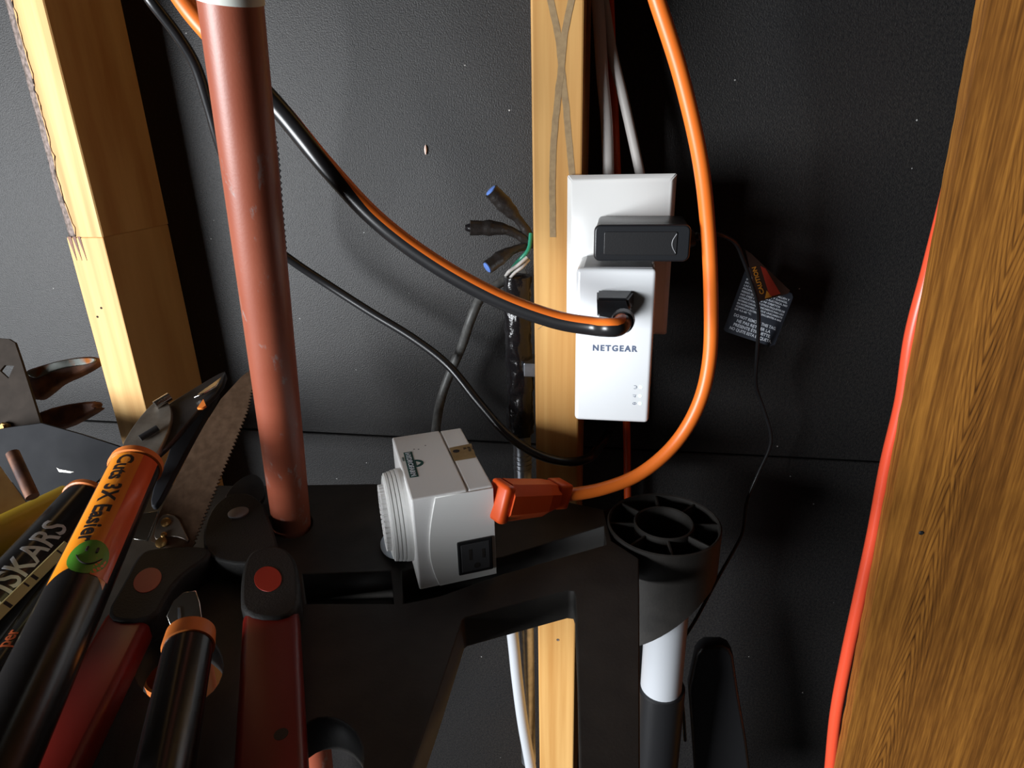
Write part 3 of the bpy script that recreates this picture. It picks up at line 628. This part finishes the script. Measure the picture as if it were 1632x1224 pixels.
# ================================================================== GARDEN TOOLS
def handle(a, b, r, sx=1.0, n=32, r2=None): return tube(spline([a, b], 12), (lambda u: r+((r2 or r)-r)*u), n, ref=lambda p, t: CAM-p, sx=sx)
def wrapfn(a, ax, rad, tilt, flip=1):
    """text coordinates on a tube: x along ax from a, y around it"""
    c = (CAM-a); c = (c-ax*c.dot(ax)).normalized(); s = ax.cross(c)
    return lambda x, y, z: a+ax*x+(c*math.cos(tilt+y/rad*flip)+s*math.sin(tilt+y/rad*flip))*(rad+z+.25)
def wrap_patch(a, ax, rad, x0, x1, t0, t1, curve=0):
    c = (CAM-a); c = (c-ax*c.dot(ax)).normalized(); s = ax.cross(c); bm = bmesh.new(); rows = []
    for i in range(17):
        t = t0+(t1-t0)*i/16; e = curve*math.sin(i/16*math.pi)
        rows.append([bm.verts.new(a+ax*x+(c*math.cos(t)+s*math.sin(t))*q) for q in (rad, rad+.22) for x in (x0, x1-e)])
    for p, q in zip(rows, rows[1:]):
        for i0, i1 in ((0, 1), (1, 3), (3, 2), (2, 0)): bm.faces.new((p[i0], p[i1], q[i1], q[i0]))
    bm.faces.new((rows[0][0], rows[0][1], rows[0][3], rows[0][2])); bm.faces.new((rows[-1][0], rows[-1][2], rows[-1][3], rows[-1][1]))
    return bm
# --- lopper with the orange "Cuts 3X Easier" label
h0, h1 = at(217, 742, d=438), at(42, 1120, d=306); ha = (h1-h0).normalized()
lo = thing('bypass_lopper', 'black-handled lopper with an orange label reading Cuts 3X Easier', 'lopper', h1)
HR = 15.5
obj('handle', handle(h0, h0+ha*225, HR, r2=HR+.5), 'hblack', lo, smooth=60)
obj('collar', lathe(h0, ha, [(-2, HR-1), (-2, HR+1.2), (2.5, HR+1.4), (3, HR)], 36), 'ring', lo, smooth=40)
LL = (at(100, 945, pl=plane3(h0, h1, h0+RT*10))-h0).length
lb = obj('label', wrap_patch(h0, ha, HR+.1, 4, LL+4, 1.25, -.75, 9), 'label', lo, smooth=60)
obj('label_edge', wrap_patch(h0, ha, HR+.25, 4, LL-1, -.10, -.82, 0), 'label2', lb, smooth=60)
wf = wrapfn(h0, ha, HR+.1, .78, -1)
tt_ = text('Cuts 3X Easier', 13.5, wf, 'print', lb, bold=.38, ext=.05, sub=2)
og = root_org(tt_); vs = [(v.co/S+og-h0).dot(ha) for v in tt_.data.vertices]; k = (LL-28)/(max(vs)-min(vs))
for v, q in zip(tt_.data.vertices, vs): v.co += ha*(q*(k-1)+6)*S
def wrap_disc(a, ax, rad, xc, tc0, rx, rt, lift):
    c = (CAM-a); c = (c-ax*c.dot(ax)).normalized(); s_ = ax.cross(c); bm = bmesh.new()
    def pt(x, t, q): return a+ax*x+(c*math.cos(t)+s_*math.sin(t))*q
    rings = []
    for f in (1, .75, .5, .25): rings.append([bm.verts.new(pt(xc+rx*f*math.cos(k*math.pi/12), tc0+rt*f*math.sin(k*math.pi/12), rad+lift)) for k in range(24)])
    for p, q in zip(rings, rings[1:]):
        for k in range(24): bm.faces.new((p[k], p[(k+1) % 24], q[(k+1) % 24], q[k]))
    bm.faces.new(rings[-1]); return bm
sm = obj('smiley', wrap_disc(h0, ha, HR+.1, LL-12, .16, 11.5, .66, .42), 'smile', lb, smooth=60)
mt = [V((LL-16+5.5*abs(q)**1.5*.9, .12+q*.36, 0)) for q in [i/6-1 for i in range(13)]]
sf = wrapfn(h0, ha, HR+.1, 0, 1); RR = HR+.1
obj('mouth', tube([sf(LL-6.5-5.5*(q*q), (.14+q*.40)*RR, .5) for q in [i/6-1 for i in range(13)]], .4, 6), 'print', sm)
for q in (-.16, .16): obj('eye', tube([sf(LL-18, (.14+q)*RR, .5), sf(LL-15, (.14+q)*RR, .5)], .7, 6), 'print', sm)
# steel head of this lopper
pl = plane3(at(215, 735, d=448), at(340, 605, d=505), at(262, 700, d=462))
hd = obj('head_plate', slab([chaikin([(186, 735), (200, 695), (238, 645), (262, 632), (276, 655), (268, 690), (244, 735)], 2)], pl, 5, .6), 'blade', lo)
jaw = obj('jaw', slab([chaikin([(250, 655), (290, 630), (345, 597), (362, 590), (352, 618), (318, 650), (285, 690), (255, 722), (240, 730)], 1)], (pl[0]+pl[1]*-3, pl[1]), 5, .6), 'darksteel', lo)
obj('lower_jaw_or_shade', slab([chaikin([(262, 742), (275, 700), (318, 655), (352, 618), (336, 648), (304, 704), (270, 768), (250, 806), (238, 806), (246, 770)], 1)], (pl[0]-pl[1]*13, pl[1]), 5, .8), 'flatblack', lo)  # dark plate added to fill in the shade between head and saw; blocks light too
obj('hook', slab([[(309, 633), (325, 620), (352, 601), (358, 593), (345, 614), (325, 626)]], (pl[0]+pl[1]*1, pl[1]), 2, .4), 'bright', lo)
obj('orange_spacer', slab([[(314, 650), (324, 636), (328, 646), (322, 650)]], (pl[0]+pl[1]*1, pl[1]), 2), 'ring', lo)
a, b = at(250, 650, pl=pl), at(273, 636, pl=pl); obj('pivot_bolt', cyl_between(a+pl[1]*3, b+pl[1]*3, 3.2, 16), 'bright', lo, smooth=50)
a, b = at(226, 703, pl=pl), at(254, 686, pl=pl); obj('stop_pin', cyl_between(a+pl[1]*3, b+pl[1]*3, 2.4, 16), 'darksteel', lo, smooth=50)
# --- second pair of handles: black with white lettering
k0, k1 = at(138, 794, Z=50), at(-38, 992, Z=38); ka = (k1-k0).normalized(); KR = 15.6
l2 = thing('hedge_shears', 'black-handled shears with white brand lettering left of the orange label', 'shears', k1)
obj('handle', handle(k0, k0+ka*230, KR), 'hblack', l2, smooth=60)
obj('collar', lathe(k0, ka, [(-2, KR-1), (-2, KR+1.1), (2.2, KR+1.3), (3, KR)], 36), 'ring', l2, smooth=40)
kb = k0+ka*14
def upfn(a, ax, rad, tilt):
    c = (CAM-a); c = (c-ax*c.dot(ax)).normalized(); s_ = ax.cross(c)
    return lambda x, y, z: a+ax*x+(c*math.cos(tilt+y/rad)+s_*math.sin(tilt+y/rad))*(rad+z+.2)
kf = at(20, 920, d=410); x0 = (kf-k0).dot(ka)
ke = (at(94, 822, Z=58)-k0).dot(ka)
t_ = text('FISKARS', 21, lambda x, y, z: upfn(k0, ka, KR, -.25)(ke+84-x, y, z), 'wprint', l2, bold=.28, sub=2)
rv = at(148, 790, d=455); obj('rivet', lathe(k0+ka*9+(CAM-k0).normalized()*(KR-.3), (CAM-k0).normalized(), [(0, 1.4), (.6, 1)], 10), 'bright', l2)
# the neck of the shears runs up to dark blades
pl = plane3(at(68, 678, d=584), at(196, 714, d=586), at(70, 790, d=580))
obj('blade', slab([[(66, 674), (130, 692), (198, 714), (180, 745), (150, 772), (110, 800), (58, 812), (40, 796), (0, 742), (-40, 690), (20, 680)]], pl, 4, .5), 'flatblack', l2)
obj('glint_edge', slab([[(90, 745), (94, 748), (118, 752), (112, 754), (94, 752)]], (pl[0]+pl[1]*.3, pl[1]), .5), 'bright', l2)
# --- pale yellow lath with black marks
y0, y1 = at(108, 868, Z=62), at(-25, 1000, Z=56); ya = (y1-y0).normalized(); yn = (CAM-y0).normalized(); yn = (yn-ya*yn.dot(ya)).normalized(); ysd = ya.cross(yn)
yl = thing('measuring_stick', 'thin pale yellow stick with black marks between the black handles', 'stick', y1)
obj('stick', box((0, (y1-y0).length), (-3.2, 3.2), (-1.5, 1.5), .5, 1, y0, ya, ysd, yn), 'lath', yl)
for i, h in enumerate((8, 30, 37, 52)):
    obj('mark', box((h, h+1.2+(i % 2)), (-2.6+(i % 3)*.6, 2.2), (1.5, 1.65), 0, 1, y0, ya, ysd, yn), 'print', yl)
# --- slim dark handle with orange letters, under the labelled lopper
g0, g1 = at(112, 905, Z=36), at(-16, 1090, Z=34); ga = (g1-g0).normalized()
gl = thing('slim_handle', 'slim black tool handle with orange letters under the orange label', 'handle', g1)
obj('handle', handle(g0, g1, 9, n=24), 'hblack', gl, smooth=60)
gx = (at(28, 1002, Z=44)-g0).dot(ga)
text('per', 10, lambda x, y, z: upfn(g0, ga, 9, .35)(gx-x+14, y, z), 'oprint', gl, bold=.18, sub=2)
# --- yellow handle, tan board, brown rod at far left
v0, v1 = at(112, 800, Z=23), at(-120, 915, Z=23)
obj('yellow_handle', handle(v0, v1, 15.5), 'yellow', None, 'yellow tool handle at the left behind the black shears', 'handle', smooth=60)
pl = plane3(at(0, 745, d=540), at(45, 808, d=530), at(-60, 830, d=500))
obj('tan_board', slab([[(-80, 735), (0, 742), (46, 806), (40, 830), (-80, 900)]], pl, 6, .6), 'tan', None, 'small scuffed tan board at the far left edge', 'board')
obj('brown_rod', handle(at(20, 722, d=488), at(52, 792, d=476), 4.5, n=16), 'rust', None, 'short brown rod in front of the dark blade at the far left', 'rod', smooth=60)
# --- steel bracket with a diamond hole
pl = plane3(at(0, 545, d=606), at(70, 690, d=600), at(0, 760, d=596))
br_ = thing('steel_bracket', 'dark steel bracket with a diamond hole at the left edge', 'bracket', at(30, 740, pl=pl))
obj('plate', slab([[(-90, 532), (14, 540), (24, 546), (34, 575), (70, 690), (78, 745), (-90, 760)], [(0, 591), (7, 582), (22, 583), (13, 603)]], pl, 3, .4), 'brkt', br_)
c = at(10, 682, pl=pl); obj('nut', lathe(c, pl[1], [(0, 5.5), (3.5, 5.5), (4.5, 4)], 6), 'brass', br_); obj('bolt_end', lathe(c, pl[1], [(3, 2.8), (7, 2.8)], 16), 'brass', br_, smooth=40)
# --- rusty pincers behind the bracket
pl = plane3(at(40, 600, d=636), at(155, 572, d=640), at(90, 680, d=632))
pn = thing('pincers', 'rusty steel pincers with open jaws poking out behind the bracket', 'pliers', at(60, 690, pl=pl))
obj('upper_jaw', slab([chaikin([(34, 592), (60, 583), (100, 572), (140, 567), (157, 570), (152, 581), (122, 598), (92, 610), (74, 626), (54, 640), (40, 625)], 2)], pl, 14, 2.5), 'rust', pn)
obj('cutting_edge', slab([chaikin([(38, 594), (60, 585), (100, 573), (142, 569), (154, 572), (146, 580), (110, 584), (80, 592), (62, 601), (52, 603)], 2)], (pl[0]+pl[1]*2.2, pl[1]), 3, .8), 'chrome', pn)
obj('lower_jaw_or_shade', slab([chaikin([(52, 660), (92, 646), (148, 638), (153, 643), (150, 648), (158, 649), (140, 661), (100, 682), (60, 690)], 1)], pl, 14, 2.5), 'rust', pn)
# --- pruning saw
pl = plane3(at(400, 592, d=565), at(300, 860, d=487), at(260, 820, d=497))
sw = thing('pruning_saw', 'brown steel pruning saw blade with fine teeth beside the pole', 'saw', at(270, 870, pl=pl))
right = [(404, 586), (402, 612), (392, 655), (372, 705), (350, 758), (328, 812), (306, 866)]
teeth = []
for (x0_, y0_), (x1_, y1_) in zip(right, right[1:]):
    n_ = 9
    for k in range(n_):
        t = k/n_; teeth += [(x0_+(x1_-x0_)*t, y0_+(y1_-y0_)*t), (x0_+(x1_-x0_)*(t+.5/n_)+4.0, y0_+(y1_-y0_)*(t+.5/n_)+1.5)]
obj('blade', slab([teeth+[(300, 878), (262, 872), (240, 862), (252, 822), (282, 760), (318, 690), (352, 636), (385, 600)]], pl, 1.6), 'sawsteel', sw)
obj('clamp_plate', slab([chaikin([(244, 862), (250, 830), (262, 818), (282, 822), (292, 842), (303, 866), (288, 856), (262, 854)], 1)], (pl[0]+pl[1]*1.5, pl[1]), 2, .4), 'blade', sw)
for px, py, r_ in ((265, 833, 3.6), (262, 853, 2.2), (258, 865, 4.2)): obj('bolt', lathe(at(px, py, pl=(pl[0]+pl[1]*1.5, pl[1])), pl[1], [(0, r_), (1.5, r_), (2.2, r_*.6)], 20), 'brass', sw, smooth=40)
obj('tang', slab([[(204, 858), (226, 818), (252, 814), (250, 822), (234, 862)]], (pl[0]-pl[1]*2, pl[1]), 2, .3), 'bright', sw)
# --- red lopper lying on the tray
RZ = 24.0; rp_ = (V((0, 0, RZ)), Z_)
rl_ = thing('red_lopper', 'lopper with two red handles and black sockets lying on the rack', 'lopper', at(380, 830, Z=RZ))
obj('head', slab([chaikin([(326, 886), (322, 840), (342, 800), (378, 782), (416, 792), (434, 838), (446, 880), (430, 892), (380, 900)], 2)], rp_, 17, 2), 'rubber', rl_)
obj('cutting_jaw', slab([chaikin([(352, 800), (372, 770), (402, 752), (420, 764), (424, 792), (400, 806)], 2)], (V((0, 0, RZ-6)), Z_), 5, .8), 'darksteel', rl_)
obj('pivot_bolt', lathe(at(380, 818, Z=RZ), Z_, [(-1, 8), (1.2, 8), (2, 6.4)], 28), 'greyp', rl_, smooth=40)
for nm, lp_, oc, aa, bb, wid in (('right', [(384, 985), (382, 930), (390, 888), (410, 872), (446, 868), (466, 882), (476, 906), (478, 985)], (427, 923), (430, 966), (429, 1330), 34), ('left', [(160, 990), (198, 925), (216, 888), (236, 872), (330, 868), (338, 884), (300, 908), (272, 936), (246, 990)], (235, 925), (209, 968), (-35, 1420), 30)):
    sk_ = obj('socket', slab([chaikin(lp_, 2)], (V((0, 0, RZ+2)), Z_), 20, 2.5), 'rubber', rl_)
    c = [at(x, y, Z=RZ+2) for x, y in (ell(oc[0], oc[1], 22, 20) if nm == 'right' else [(oc[0]+x*.9-y*.35, oc[1]+y) for x, y in ell(0, 0, 24, 20)])]
    obj('insert', slab([c], (V((0, 0, RZ+2.3)), Z_), 1, .2, px=False), 'reddot', sk_)
    a, b = at(*aa, Z=RZ), at(*bb, Z=RZ); axx = (b-a).normalized(); sdd = Z_.cross(axx)
    hb = obj('handle', box((0, (b-a).length), (-wid/2, wid/2), (-17, 0), 4.5, 3, a, axx, sdd, Z_), 'redpaint', rl_, smooth=50)
    if nm == 'right': obj('chip', lathe(at(448, 1170, Z=RZ), Z_, [(-.2, 3.6), (.12, 3.6)], 16), 'print', hb)
# --- black handled knife with the orange collar in the tray hole
m0, m1 = at(302, 1022, d=372), at(258, 1250, d=300); ma = (m1-m0).normalized()
kn = thing('garden_knife', 'black-handled garden tool with orange collar and short steel blade', 'garden tool', m1)
KR2 = 13.2
obj('handle', handle(m0, m0+ma*150, KR2, r2=KR2+.8), 'hblack', kn, smooth=60)
obj('collar', lathe(m0, ma, [(-6, KR2-2.5), (-6, KR2+.2), (4.5, KR2+1.0), (5, KR2-.2)], 36), 'ring', kn, smooth=40)
pl = plane3(at(300, 1010, d=374), at(297, 940, d=384), at(270, 1000, d=374))
obj('blade', slab([[(279, 1016), (265, 982), (276, 958), (292, 944), (312, 941), (318, 960), (325, 1012), (322, 1020)]], pl, 2, .4), 'bright', kn)
obj('fuller', slab([[(284, 1005), (283, 968), (287, 968), (291, 1005)]], (pl[0]+pl[1]*.6, pl[1]), .8, .2), 'steel', kn)
# --- orange-rimmed cup below the hole
cc = at(284, 1066, Z=-38); 
obj('orange_cup', lathe(cc, Z_, [(-60, 19), (0, 22), (0, 20), (-58, 17)], 36), 'ring', None, 'orange cup rim showing in the rack hole behind the knife handle', 'cup', smooth=50)
# --- chip of wood stuck on the wall
c = at(678, 239, Y=-1.2)
obj('pale_chip', lathe(c-Z_*4, V((.05, 0, 1)), [(0, .4), (2, 1.1), (4.5, 1.4), (7, .9), (8.5, .2)], 8), 'pink', None, 'tiny pale chip stuck to the black wall above the cord', 'chip', smooth=60)
